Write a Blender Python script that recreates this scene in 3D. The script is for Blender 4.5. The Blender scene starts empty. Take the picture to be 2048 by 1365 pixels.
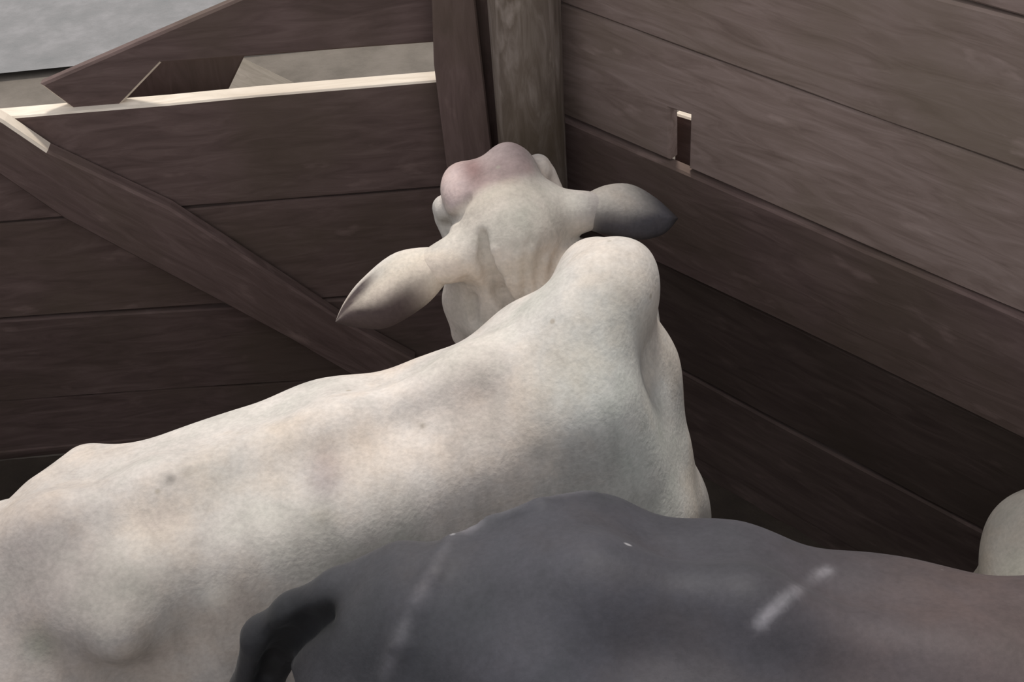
import bpy, bmesh, math, random
import numpy as np
from mathutils import Matrix, Vector

random.seed(7)
scene = bpy.context.scene
C = scene.collection

# ------------------------------------------------------------------ camera
H = 2.75
FPX = 2600.0
PITCH = math.radians(41.7)
ROLL = math.radians(5.7)
_F = np.array([0, math.cos(PITCH), -math.sin(PITCH)])
_R0 = np.array([1.0, 0, 0])
_U0 = np.array([0, math.sin(PITCH), math.cos(PITCH)])
_R = math.cos(ROLL) * _R0 - math.sin(ROLL) * _U0
_U = math.cos(ROLL) * _U0 + math.sin(ROLL) * _R0
_C = np.array([0, 0, H])

cam_data = bpy.data.cameras.new('camera')
cam = bpy.data.objects.new('camera', cam_data)
C.objects.link(cam)
cam_data.sensor_fit = 'HORIZONTAL'
cam_data.sensor_width = 36.0
cam_data.lens = 36.0 * FPX / 2048.0
cam_data.clip_start = 0.05
cam.matrix_world = Matrix(((_R[0], _U[0], -_F[0], 0), (_R[1], _U[1], -_F[1], 0), (_R[2], _U[2], -_F[2], H), (0, 0, 0, 1)))
scene.camera = cam

# ------------------------------------------------------------------ sky, sun, exposure
world = bpy.data.worlds.new('sky')
scene.world = world
world.use_nodes = True
bg = world.node_tree.nodes['Background']
bg.inputs[0].default_value = (0.95, 0.96, 1.0, 1)
bg.inputs[1].default_value = 0.90
sun_data = bpy.data.lights.new('sun', 'SUN')
sun_data.energy = 2.6
sun_data.angle = math.radians(9)
sun_data.color = (1.0, 0.95, 0.87)
sun = bpy.data.objects.new('sun', sun_data)
C.objects.link(sun)
SUN_AZ, SUN_EL = math.radians(84), math.radians(62)
sdir = Vector((math.cos(SUN_AZ) * math.cos(SUN_EL), math.sin(SUN_AZ) * math.cos(SUN_EL), math.sin(SUN_EL)))
sun.rotation_euler = sdir.to_track_quat('Z', 'Y').to_euler()
scene.view_settings.view_transform = 'Standard'
scene.view_settings.look = 'None'
scene.view_settings.gamma = 1.0
scene.view_settings.use_curve_mapping = False
scene.view_settings.exposure = 0.1


def ray(x, y):
    return _F + _R * (x - 1024) / FPX - _U * (y - 682.5) / FPX


def wz(x, y, z):            # point at height z
    d = ray(x, y)
    return _C + d * (z - H) / d[2]


def wy(x, y, Y):            # point at distance Y
    d = ray(x, y)
    return _C + d * Y / d[1]


def wn(x, y, P0, n):        # point on a plane
    d = ray(x, y)
    n = np.array(n)
    return _C + d * ((np.array(P0) - _C) @ n) / (d @ n)


# ------------------------------------------------------------------ tagging helpers
def tag(o, label=None, cat=None, group=None, kind=None):
    if label: o['label'] = label
    if cat: o['category'] = cat
    if group: o['group'] = group
    if kind: o['kind'] = kind
    return o


def empty(name, loc=(0, 0, 0)):
    o = bpy.data.objects.new(name, None)
    o.empty_display_size = 0.1
    o.location = loc
    C.objects.link(o)
    return o


def link_mesh(name, me, mat, parent=None, mw=None):
    if mat is not None and len(me.materials) == 0:
        me.materials.append(mat)
    o = bpy.data.objects.new(name, me)
    C.objects.link(o)
    if mw is not None:
        o.matrix_world = mw
    if parent is not None:
        o.parent = parent
        o.matrix_parent_inverse = Matrix.Translation(-Vector(parent.location))
    return o


# ------------------------------------------------------------------ materials
def new_mat(name):
    m = bpy.data.materials.new(name)
    m.use_nodes = True
    nt = m.node_tree
    return m, nt, nt.nodes, nt.links, nt.nodes['Principled BSDF']


def ramp(nodes, stops):
    r = nodes.new('ShaderNodeValToRGB')
    el = r.color_ramp.elements
    while len(el) < len(stops):
        el.new(0.5)
    for e, (p, c) in zip(el, stops):
        e.position = p
        e.color = (c[0], c[1], c[2], 1)
    return r


def wood_mat(name, dark, mid, light, stain=(0.075, 0.07, 0.035), rough=0.85, streak=1.0):
    m, nt, N, L, b = new_mat(name)
    tc = N.new('ShaderNodeTexCoord')
    oi = N.new('ShaderNodeObjectInfo')
    off = N.new('ShaderNodeVectorMath'); off.operation = 'SCALE'
    comb = N.new('ShaderNodeCombineXYZ')
    L.new(oi.outputs['Random'], comb.inputs[0]); L.new(oi.outputs['Random'], comb.inputs[1])
    L.new(comb.outputs[0], off.inputs[0]); off.inputs['Scale'].default_value = 37.0
    add = N.new('ShaderNodeVectorMath'); add.operation = 'ADD'
    L.new(tc.outputs['Object'], add.inputs[0]); L.new(off.outputs[0], add.inputs[1])
    mp = N.new('ShaderNodeMapping'); mp.inputs['Scale'].default_value = (2.2 * streak, 13, 13)
    L.new(add.outputs[0], mp.inputs[0])
    n1 = N.new('ShaderNodeTexNoise'); n1.inputs['Scale'].default_value = 2.2; n1.inputs['Detail'].default_value = 7; n1.inputs['Roughness'].default_value = 0.62
    n1.inputs['Distortion'].default_value = 1.1
    L.new(mp.outputs[0], n1.inputs['Vector'])
    r1 = ramp(N, [(0.18, dark), (0.5, mid), (0.84, light)])
    L.new(n1.outputs['Fac'], r1.inputs[0])
    # broad blotches
    n2 = N.new('ShaderNodeTexNoise'); n2.inputs['Scale'].default_value = 3.2; n2.inputs['Detail'].default_value = 4
    L.new(add.outputs[0], n2.inputs['Vector'])
    r2 = ramp(N, [(0.44, (0, 0, 0)), (0.66, (1, 1, 1))])
    L.new(n2.outputs['Fac'], r2.inputs[0])
    mul = N.new('ShaderNodeMath'); mul.operation = 'MULTIPLY'; mul.inputs[1].default_value = 0.55
    L.new(r2.outputs[0], mul.inputs[0])
    mx = N.new('ShaderNodeMix'); mx.data_type = 'RGBA'
    L.new(mul.outputs[0], mx.inputs['Factor']); L.new(r1.outputs[0], mx.inputs['A']); mx.inputs['B'].default_value = (*stain, 1)
    # pale scuffs
    n3 = N.new('ShaderNodeTexNoise'); n3.inputs['Scale'].default_value = 11; n3.inputs['Detail'].default_value = 5
    mp3 = N.new('ShaderNodeMapping'); mp3.inputs['Scale'].default_value = (0.6, 1.5, 1.5)
    L.new(add.outputs[0], mp3.inputs[0]); L.new(mp3.outputs[0], n3.inputs['Vector'])
    r3 = ramp(N, [(0.64, (0, 0, 0)), (0.78, (0.5, 0.5, 0.5))])
    L.new(n3.outputs['Fac'], r3.inputs[0])
    mx2 = N.new('ShaderNodeMix'); mx2.data_type = 'RGBA'
    L.new(r3.outputs[0], mx2.inputs['Factor']); L.new(mx.outputs['Result'], mx2.inputs['A'])
    mx2.inputs['B'].default_value = (light[0] * 1.5, light[1] * 1.5, light[2] * 1.5, 1)
    # per board tint
    hv = N.new('ShaderNodeHueSaturation')
    mr = N.new('ShaderNodeMapRange'); mr.inputs['To Min'].default_value = 0.85; mr.inputs['To Max'].default_value = 1.15
    L.new(oi.outputs['Random'], mr.inputs['Value']); L.new(mr.outputs[0], hv.inputs['Value'])
    L.new(mx2.outputs['Result'], hv.inputs['Color'])
    L.new(hv.outputs[0], b.inputs['Base Color'])
    b.inputs['Roughness'].default_value = rough
    b.inputs['Specular IOR Level'].default_value = 0.2
    bp = N.new('ShaderNodeBump'); bp.inputs['Strength'].default_value = 0.35; bp.inputs['Distance'].default_value = 0.004
    L.new(n1.outputs['Fac'], bp.inputs['Height']); L.new(bp.outputs[0], b.inputs['Normal'])
    return m


M_WOOD_L = wood_mat('gate_wood', (0.068, 0.045, 0.040), (0.122, 0.083, 0.075), (0.186, 0.132, 0.120), stain=(0.086, 0.064, 0.046))
M_WOOD_R = wood_mat('wall_wood', (0.120, 0.084, 0.070), (0.208, 0.154, 0.134), (0.29, 0.224, 0.202), stain=(0.146, 0.114, 0.082))
M_LOWER = wood_mat('lower_plank_wood', (0.048, 0.032, 0.028), (0.082, 0.057, 0.050), (0.128, 0.092, 0.081), stain=(0.056, 0.042, 0.031))  # darker wood for the lower planks of the right wall
M_POST = wood_mat('post_wood', (0.055, 0.040, 0.030), (0.145, 0.115, 0.095), (0.30, 0.255, 0.225), stain=(0.07, 0.05, 0.028))
M_PALE = wood_mat('sunlit_edge_wood', (0.48, 0.41, 0.33), (0.66, 0.58, 0.49), (0.78, 0.71, 0.62), stain=(0.5, 0.42, 0.34))  # sunlight on board edges, put into a pale wood colour
M_OUT = wood_mat('outer_wood', (0.105, 0.088, 0.070), (0.15, 0.128, 0.105), (0.20, 0.172, 0.145), stain=(0.12, 0.105, 0.075))


def ground_mat(name, c1, c2, c3, scale):
    m, nt, N, L, b = new_mat(name)
    tc = N.new('ShaderNodeTexCoord')
    n1 = N.new('ShaderNodeTexNoise'); n1.inputs['Scale'].default_value = scale; n1.inputs['Detail'].default_value = 8; n1.inputs['Roughness'].default_value = 0.65
    L.new(tc.outputs['Object'], n1.inputs['Vector'])
    r = ramp(N, [(0.3, c1), (0.5, c2), (0.72, c3)])
    L.new(n1.outputs['Fac'], r.inputs[0]); L.new(r.outputs[0], b.inputs['Base Color'])
    b.inputs['Roughness'].default_value = 0.95
    bp = N.new('ShaderNodeBump'); bp.inputs['Strength'].default_value = 0.6; bp.inputs['Distance'].default_value = 0.02
    L.new(n1.outputs['Fac'], bp.inputs['Height']); L.new(bp.outputs[0], b.inputs['Normal'])
    return m


M_DIRT = ground_mat('pen_dirt', (0.02, 0.014, 0.010), (0.04, 0.029, 0.021), (0.065, 0.048, 0.036), 5.0)
M_EARTH = ground_mat('outer_earth', (0.085, 0.072, 0.058), (0.125, 0.106, 0.088), (0.165, 0.142, 0.12), 3.0)
M_SLAB = ground_mat('concrete_slab', (0.150, 0.150, 0.150), (0.178, 0.174, 0.174), (0.23, 0.222, 0.224), 6.0)


def hide_mat(name, rough, spec, mott, sheen, bump=0.25, fleck=None):
    m, nt, N, L, b = new_mat(name)
    tc = N.new('ShaderNodeTexCoord')
    at = N.new('ShaderNodeAttribute'); at.attribute_name = 'hide'
    n1 = N.new('ShaderNodeTexNoise'); n1.inputs['Scale'].default_value = 5; n1.inputs['Detail'].default_value = 8; n1.inputs['Roughness'].default_value = 0.55
    L.new(tc.outputs['Object'], n1.inputs['Vector'])
    r = ramp(N, [(0.32, (1 - mott,) * 3), (0.7, (1 + mott * 0.4,) * 3)])
    L.new(n1.outputs['Fac'], r.inputs[0])
    mx = N.new('ShaderNodeMix'); mx.data_type = 'RGBA'; mx.blend_type = 'MULTIPLY'; mx.inputs['Factor'].default_value = 1
    L.new(at.outputs['Color'], mx.inputs['A']); L.new(r.outputs[0], mx.inputs['B'])
    # hair streaks
    n2 = N.new('ShaderNodeTexNoise'); n2.inputs['Scale'].default_value = 120; n2.inputs['Detail'].default_value = 6
    L.new(tc.outputs['Object'], n2.inputs['Vector'])
    r2 = ramp(N, [(0.35, (0.92,) * 3), (0.65, (1.04,) * 3)])
    L.new(n2.outputs['Fac'], r2.inputs[0])
    mx2 = N.new('ShaderNodeMix'); mx2.data_type = 'RGBA'; mx2.blend_type = 'MULTIPLY'; mx2.inputs['Factor'].default_value = 1
    L.new(mx.outputs['Result'], mx2.inputs['A']); L.new(r2.outputs[0], mx2.inputs['B'])
    n4 = N.new('ShaderNodeTexNoise'); n4.inputs['Scale'].default_value = 4.5; n4.inputs['Detail'].default_value = 5; n4.inputs['Roughness'].default_value = 0.6
    mp4 = N.new('ShaderNodeMapping'); mp4.inputs['Location'].default_value = (3.1, 7.7, 1.3)
    L.new(tc.outputs['Object'], mp4.inputs[0]); L.new(mp4.outputs[0], n4.inputs['Vector'])
    r4 = ramp(N, [(0.3, (0.86, 0.90, 0.88)), (0.48, (1.0, 1.0, 1.0)), (0.62, (1.05, 1.0, 0.95)), (0.75, (0.97, 0.90, 0.88))])
    L.new(n4.outputs['Fac'], r4.inputs[0])
    mx5 = N.new('ShaderNodeMix'); mx5.data_type = 'RGBA'; mx5.blend_type = 'MULTIPLY'; mx5.inputs['Factor'].default_value = 1
    L.new(mx2.outputs['Result'], mx5.inputs['A']); L.new(r4.outputs[0], mx5.inputs['B'])
    n6 = N.new('ShaderNodeTexNoise'); n6.inputs['Scale'].default_value = 22; n6.inputs['Detail'].default_value = 7; n6.inputs['Roughness'].default_value = 0.7
    mp6 = N.new('ShaderNodeMapping'); mp6.inputs['Scale'].default_value = (1.0, 1.0, 0.35); mp6.inputs['Rotation'].default_value = (0.3, 0.5, 0.3)
    L.new(tc.outputs['Object'], mp6.inputs[0]); L.new(mp6.outputs[0], n6.inputs['Vector'])
    r6 = ramp(N, [(0.3, (0.84,) * 3), (0.5, (1.0,) * 3), (0.72, (1.1,) * 3)])
    L.new(n6.outputs['Fac'], r6.inputs[0])
    mx6 = N.new('ShaderNodeMix'); mx6.data_type = 'RGBA'; mx6.blend_type = 'MULTIPLY'; mx6.inputs['Factor'].default_value = 1
    L.new(mx5.outputs['Result'], mx6.inputs['A']); L.new(r6.outputs[0], mx6.inputs['B'])
    out = mx6.outputs['Result']
    # sparse specks of dirt or chaff
    v = N.new('ShaderNodeTexVoronoi'); v.inputs['Scale'].default_value = 16
    L.new(tc.outputs['Object'], v.inputs['Vector'])
    sep = N.new('ShaderNodeSeparateColor'); L.new(v.outputs['Color'], sep.inputs[0])
    gt = N.new('ShaderNodeMath'); gt.operation = 'GREATER_THAN'; gt.inputs[1].default_value = 0.80
    L.new(sep.outputs[0], gt.inputs[0])
    lt = N.new('ShaderNodeMapRange'); lt.inputs['From Min'].default_value = 0.06; lt.inputs['From Max'].default_value = 0.11
    lt.inputs['To Min'].default_value = 0.8; lt.inputs['To Max'].default_value = 0.0
    L.new(v.outputs['Distance'], lt.inputs['Value'])
    mm = N.new('ShaderNodeMath'); mm.operation = 'MULTIPLY'
    L.new(gt.outputs[0], mm.inputs[0]); L.new(lt.outputs[0], mm.inputs[1])
    mx3 = N.new('ShaderNodeMix'); mx3.data_type = 'RGBA'
    L.new(mm.outputs[0], mx3.inputs['Factor']); L.new(out, mx3.inputs['A']); mx3.inputs['B'].default_value = (*fleck, 1)
    L.new(mx3.outputs['Result'], b.inputs['Base Color'])
    b.inputs['Roughness'].default_value = rough
    b.inputs['Specular IOR Level'].default_value = spec
    b.inputs['Sheen Weight'].default_value = sheen
    b.inputs['Sheen Roughness'].default_value = 0.5
    bp = N.new('ShaderNodeBump'); bp.inputs['Strength'].default_value = bump; bp.inputs['Distance'].default_value = 0.004
    L.new(n2.outputs['Fac'], bp.inputs['Height']); L.new(bp.outputs[0], b.inputs['Normal'])
    return m


M_WHITE_HIDE = hide_mat('white_hide', 0.8, 0.12, 0.14, 0.02, 0.30, fleck=(0.34, 0.30, 0.25))
M_DARK_HIDE = hide_mat('dark_hide', 0.62, 0.22, 0.2, 0.05, 0.15, fleck=(0.28, 0.27, 0.28))
M_EYE, _nt, _N, _L, _b = new_mat('eye')
_b.inputs['Base Color'].default_value = (0.015, 0.01, 0.008, 1); _b.inputs['Roughness'].default_value = 0.12

# ------------------------------------------------------------------ boards
def board(name, P, ex, ez, outline, thick, mat, parent=None, top_mat=None, bevel=0.004, jitter=0.003, seg=0.22, mw_x=None):
    """outline: list of (s, t) in the board's own plane (s along ex, t along ez); thickness goes along -(ex x ez)... away from viewer."""
    ex = Vector(ex).normalized(); ez = Vector(ez); ez = (ez - ex * ez.dot(ex)).normalized()
    ny = ez.cross(ex).normalized()          # local y
    rnd = random.Random(hash((round(outline[0][0], 3), round(outline[-1][1], 3), len(outline))) & 0xffff)
    pts = []
    n = len(outline)
    for i in range(n):
        a = Vector((outline[i][0], 0, outline[i][1])); b_ = Vector((outline[(i + 1) % n][0], 0, outline[(i + 1) % n][1]))
        d = b_ - a
        k = max(1, int(d.length / seg))
        nrm = Vector((-d.z, 0, d.x)).normalized()
        for j in range(k):
            p = a + d * (j / k)
            if j > 0:
                p += nrm * rnd.uniform(-jitter, jitter)
            pts.append(p)
    bm = bmesh.new()
    vs = [bm.verts.new(p) for p in pts]
    f = bm.faces.new(vs)
    f.normal_update()
    r = bmesh.ops.extrude_face_region(bm, geom=[f])
    ev = [v for v in r['geom'] if isinstance(v, bmesh.types.BMVert)]
    bmesh.ops.translate(bm, verts=ev, vec=(0, thick, 0))
    bmesh.ops.recalc_face_normals(bm, faces=bm.faces)
    if bevel:
        be = [e for e in bm.edges if len(e.link_faces) == 2 and e.calc_face_angle() > 0.5 and (abs(e.verts[0].co.y - e.verts[1].co.y) < 1e-6)]
        bmesh.ops.bevel(bm, geom=be, offset=bevel, segments=1, affect='EDGES', clamp_overlap=True)
    bmesh.ops.triangulate(bm, faces=[f for f in bm.faces if len(f.verts) > 4])
    me = bpy.data.meshes.new(name)
    me.materials.append(mat)
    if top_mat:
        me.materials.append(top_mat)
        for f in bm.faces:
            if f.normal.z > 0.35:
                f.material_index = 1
    bm.to_mesh(me); bm.free()
    mw = Matrix(((ex.x, ny.x, ez.x, P[0]), (ex.y, ny.y, ez.y, P[1]), (ex.z, ny.z, ez.z, P[2]), (0, 0, 0, 1)))
    return link_mesh(name, me, None, parent, mw)


# ------------------------------------------------------------------ ground
def sheet(name, x0, x1, y0, y1, z, mat, nx, ny, amp):
    bm = bmesh.new()
    rnd = random.Random(3)
    g = [[bm.verts.new((x0 + (x1 - x0) * i / nx, y0 + (y1 - y0) * j / ny, z + rnd.uniform(-amp, amp))) for i in range(nx + 1)] for j in range(ny + 1)]
    for j in range(ny):
        for i in range(nx):
            bm.faces.new((g[j][i], g[j][i + 1], g[j + 1][i + 1], g[j + 1][i]))
    me = bpy.data.meshes.new(name); bm.to_mesh(me); bm.free()
    for p in me.polygons: p.use_smooth = True
    return link_mesh(name, me, mat)


YW = 2.78                                    # inner face of the gate
corner = wy(1062, 300, YW)                   # foot of the reasoning: where gate and wall meet
CX = float(corner[0]) + 0.06
tag(sheet('floor', -30, 30, -12, 5.3, 0.0, M_EARTH, 60, 40, 0.004), kind='structure')
tag(sheet('pen_floor', -1.95, 2.3, 0.0, 2.75, 0.02, M_DIRT, 40, 30, 0.008), kind='structure')
tag(sheet('yard_slab', -30, 30, 5.12, 40, 0.03, M_SLAB, 20, 20, 0.0), kind='structure')

# ------------------------------------------------------------------ plank wall on the right
rd = Vector((0.68337, -0.73007, 0))           # runs from the corner post towards the viewer
RP = np.array([CX + 0.02, YW - 0.02, 0.0])
rn = np.array([-0.73007, -0.68337, 0])        # faces into the pen


def rw(x, y):                                  # photograph point -> (s, z) on the wall
    q = wn(x, y, RP, rn) - RP
    return float(q @ np.array(rd)), float(q[2])


def rline(p, q):
    (s0, z0), (s1, z1) = rw(*p), rw(*q)
    return lambda s: z0 + (z1 - z0) * (s - s0) / (s1 - s0)


RL = [rline((1904, 0), (2048, 38)), rline((1311, 75), (2048, 344)), rline((1307, 311), (2048, 632)), rline((1398, 561), (1975, 838))]
wall_r = tag(empty('wall_right', tuple(RP)), kind='structure')
S0, S1 = -0.04, 2.9


def rplank(top, bot, gt=0.003, gb=0.003, dy=0.0, notch=None, thick=0.035, mat=None):
    out = [(S0, bot(S0) + gb)]
    if notch:
        (a0, a1, zt) = notch
        out += [(a0, bot(a0) + gb), (a0 - 0.002, zt), (a1 + 0.001, zt + 0.005), (a1, bot(a1) + gb)]
    out += [(S1, bot(S1) + gb), (S1, top(S1) - gt), (S0, top(S0) - gt)]
    P = Vector(RP) + Vector(rn) * dy
    return board('plank', P, rd, (0, 0, 1), out, thick, mat or M_WOOD_R, wall_r, bevel=0.005)


def shift(fn, d):
    return lambda s: fn(s) + d


na, nb = rw(1338, 318), rw(1377, 318)
nt_ = rw(1357, 226)
rplank(shift(RL[0], 0.36), RL[0], gb=0.006)
rplank(RL[0], RL[1], gb=0.0035, dy=0.004)
rplank(RL[1], RL[2], gb=0.004, dy=-0.001, notch=(na[0], nb[0], nt_[1]))
rplank(RL[2], RL[3], gt=0.002, dy=0.011, mat=M_WOOD_L)
Lz = shift(RL[3], -0.33)
rplank(RL[3], Lz, dy=0.002, mat=M_LOWER)
Lz2 = shift(Lz, -0.30)
rplank(Lz, Lz2, dy=0.006, mat=M_LOWER)
rplank(Lz2, lambda s: 0.012, dy=0.001, mat=M_LOWER)
# outer battens that carry the planks
for s_, zt in ((0.5 * (na[0] + nb[0]) - 0.02, rw(1365, 246)[1] - 0.034), (1.35, 1.9), (2.5, 1.9)):
    P = Vector(RP) - Vector(rn) * (0.075 if zt < 1.8 else 0.04)
    board('batten', P, rd, (0, 0, 1), [(s_ - 0.05, 0.0), (s_ + 0.06, 0.0), (s_ + 0.06, zt), (s_ - 0.05, zt - 0.01)], 0.06, M_WOOD_L, wall_r, top_mat=M_PALE)  # top ends coloured as if sunlit

# ------------------------------------------------------------------ corner post
def make_post():
    bm = bmesh.new()
    ns, nz = 28, 44
    z1 = 2.15
    base = wy(1064, 300, YW - 0.09)
    top = wy(1047, 0, YW - 0.09)
    # the post leans a touch as in the photograph
    dxy = (top - base)[:2] / (top[2] - base[2])
    r_mid = 0.5 * 136 / FPX * float((base - _C) @ _F)
    rnd = random.Random(11)
    ph = [rnd.uniform(0, 6.28) for _ in range(6)]
    rings = []
    for j in range(nz + 1):
        z = z1 * j / nz
        cx = dxy[0] * (z - base[2]); cy = dxy[1] * (z - base[2])
        ring = []
        for i in range(ns):
            a = 2 * math.pi * i / ns
            r = r_mid * (1.0 + 0.03 * (z - base[2]) + 0.025 * math.sin(2 * a + ph[0] + z * 1.1) + 0.018 * math.sin(3 * a + ph[1] - z * 2) + 0.012 * math.sin(7 * a + ph[2] + z)
                         + 0.02 * math.sin(z * 7 + ph[3]) * math.cos(a - 1) - 0.03 * math.exp(-((z - base[2] - 0.13) / 0.012) ** 2) * max(0, math.cos(a + 2.2)))
            ring.append(bm.verts.new((cx + r * math.cos(a), cy + r * math.sin(a), z)))
        rings.append(ring)
    for j in range(nz):
        for i in range(ns):
            bm.faces.new((rings[j][i], rings[j][(i + 1) % ns], rings[j + 1][(i + 1) % ns], rings[j + 1][i]))
    bm.faces.new(rings[-1]); bm.faces.new(rings[0][::-1])
    # local x must run along the grain
    M = Matrix(((0, 0, 1, 0), (0, 1, 0, 0), (-1, 0, 0, 0), (0, 0, 0, 1)))
    bm.transform(M)
    me = bpy.data.meshes.new('corner_post'); bm.to_mesh(me); bm.free()
    for p in me.polygons: p.use_smooth = len(p.vertices) == 4
    mw = Matrix.Translation((base[0], base[1], 0)) @ M.inverted()
    o = link_mesh('corner_post', me, M_POST, None, mw)
    return tag(o, 'thick round weathered wooden post standing in the corner behind the white cow', 'post')


post = make_post()

# ------------------------------------------------------------------ plank gate on the left
GP = np.array([0.0, YW, 0.0])


def gw(x, y, yy=YW):
    q = wy(x, y, yy)
    return float(q[0]), float(q[2])


def gline(p, q):
    (s0, z0), (s1, z1) = gw(*p), gw(*q)
    return lambda s: z0 + (z1 - z0) * (s - s0) / (s1 - s0)


G_top = gline((0, 238), (860, 163))
G_b = gline((0, 447), (860, 378))
G_c = gline((0, 642), (600, 604))
G_up = gline((320, 127), (850, 87))
gate = tag(empty('plank_gate', (CX - 0.8, YW, 0)), 'dark brown plank gate with a diagonal brace, sunlit along its top edge', 'gate')
GX0, GX1 = -1.9, gw(905, 250)[0]


def gplank(top, bot, x0=GX0, x1=GX1, gt=0.003, gb=0.003, dy=0.0, top_mat=None, name='plank', thick=0.04):
    out = [(x0, bot(x0) + gb), (x1, bot(x1) + gb), (x1, top(x1) - gt), (x0, top(x0) - gt)]
    return board(name, (0, YW + dy, 0), (1, 0, 0), (0, 0, 1), out, thick, M_WOOD_L, gate, top_mat=top_mat, bevel=0.004)


gplank(G_top, G_b, gt=0, top_mat=M_PALE, thick=0.05)  # top edge's sunlight is strengthened by painting it pale
gplank(G_b, G_c, dy=0.006, gt=0.006)
G_d = shift(G_c, -0.30); G_e = shift(G_d, -0.28)
gplank(G_c, G_d, dy=-0.001, gt=0.004)
gplank(G_d, G_e, dy=0.004)
gplank(G_e, lambda x: 0.03, dy=0.0)
# upper rail
YR = YW + 0.022
rq = [gw(x, y, YR) for x, y in ((80, 170), (470, 2), (640, -72), (905, -110), (925, 82), (322, 127), (215, 238), (172, 238))]
rail = board('rail', (0, YR, 0), (1, 0, 0), (0, 0, 1), rq[::-1], 0.03, M_WOOD_L, gate, jitter=0.001, bevel=0.0055)
rail.data.materials.append(M_PALE)               # sunlight painted onto the left end's edges
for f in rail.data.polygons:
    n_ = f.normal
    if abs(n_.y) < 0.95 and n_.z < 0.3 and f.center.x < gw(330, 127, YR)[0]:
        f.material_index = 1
board('hinge_batten', (0, YW + 0.005, 0), (0, 0, 1), (-1, 0, 0), [(p[1], -p[0]) for p in (gw(915, -80), gw(1040, -80), gw(1090, 330), gw(950, 330))], 0.03, M_WOOD_L, gate)
# diagonal brace on the inner face
YB = YW - 0.045


def bpt(x, y):
    return gw(x, y, YB)


bo = [bpt(700, 750), bpt(820, 812), bpt(830, 722), bpt(700, 652), bpt(340, 418), bpt(95, 303), bpt(8, 244), bpt(-60, 205), bpt(-75, 300), bpt(130, 440), bpt(580, 680)]
bx = Vector((bo[2][0] - bo[6][0], 0, bo[2][1] - bo[6][1])).normalized()
bz = Vector((-bx.z, 0, bx.x))
o0 = bo[0]
loc = [((p[0] - o0[0]) * bx.x + (p[1] - o0[1]) * bx.z, (p[0] - o0[0]) * bz.x + (p[1] - o0[1]) * bz.z) for p in bo]
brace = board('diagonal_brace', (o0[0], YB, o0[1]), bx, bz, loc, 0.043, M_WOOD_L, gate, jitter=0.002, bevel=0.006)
brace.data.materials.append(M_PALE)              # sunlight on the upper edge, painted in as pale wood
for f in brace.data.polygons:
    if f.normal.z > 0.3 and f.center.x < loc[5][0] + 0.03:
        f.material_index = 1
# end stile beside the post
YS = YW - 0.04
so = [gw(862, -60, YS), gw(944, -60, YS), gw(988, 330, YS), gw(1035, 760, YS), gw(960, 760, YS), gw(893, 330, YS), gw(868, 130, YS)]
so = [(p[1], -p[0]) for p in so]
board('stile', (0, YS, 0), (0, 0, 1), (-1, 0, 0), so, 0.038, M_WOOD_L, gate, jitter=0.002)

# ------------------------------------------------------------------ the near and far sides of the pen, beside the viewer
def plain_wall(name, A, Bp, height, n):
    A = Vector(A); Bp = Vector(Bp)
    w = tag(empty(name, A), kind='structure')
    ln = (Bp - A).length; ex = (Bp - A).normalized()
    for i in range(n):
        z0, z1 = 0.015 + i * height / n, (i + 1) * height / n - 0.004
        board('plank', A, ex, (0, 0, 1), [(0, z0), (ln, z0), (ln, z1), (0, z1)], 0.035, M_WOOD_L, w)
    return w


plain_wall('wall_left', (-1.9, 0.0, 0), (-1.9, YW, 0), 1.55, 5)

# ------------------------------------------------------------------ boards outside the gate
def traced(name, pts, Y, thick, mat, label, pale=None):
    q = [wy(x, y, Y) if y is not None else np.array([wy(x, 300, Y)[0], Y, 0.03]) for x, y in pts]
    a, b_ = q[0], q[1]
    ex = Vector((b_[0] - a[0], 0, b_[2] - a[2])).normalized(); ez = Vector((-ex.z, 0, ex.x))
    l2 = [((p[0] - a[0]) * ex.x + (p[2] - a[2]) * ex.z, (p[0] - a[0]) * ez.x + (p[2] - a[2]) * ez.z) for p in q]
    o = board(name, (a[0], Y, a[2]), ex, ez, l2, thick, mat, None, jitter=0.001, bevel=0.0055)
    if pale:                                   # edges coloured pale as if sunlit
        o.data.materials.append(M_PALE)
        for f in o.data.polygons:
            if abs(f.normal.y) < 0.95 and f.normal.y < 0.9 and pale(f.normal, f.center):
                f.material_index = 1
    return tag(o, label, 'board')


traced('prop_board', [(150, None), (205, 330), (280, 100), (500, 90), (385, 330), (330, None)], YW + 0.16, 0.035, M_WOOD_L,
       'dark slanting board seen through the gap above the gate')
# a plank lying on the earth outside
lq = [wz(x, y, 0.06) for x, y in ((486, 112), (640, 186), (690, 330), (330, 330), (424, 190))]
la = Vector(lq[0]); lx = (Vector(lq[1]) - la); lx.z = 0; lx.normalize(); lz = Vector((-lx.y, lx.x, 0))
lying = board('lying_board', la, lx, lz, [((Vector(p) - la).dot(lx), (Vector(p) - la).dot(lz)) for p in lq], 0.05, M_OUT, jitter=0.002, bevel=0.012)
lying.data.materials.append(M_PALE)  # bright sunlit edge painted along the board
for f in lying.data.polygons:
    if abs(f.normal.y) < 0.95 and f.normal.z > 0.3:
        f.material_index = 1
tag(lying, 'light brown board lying on the ground outside, seen through the gap above the gate', 'board')


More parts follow.
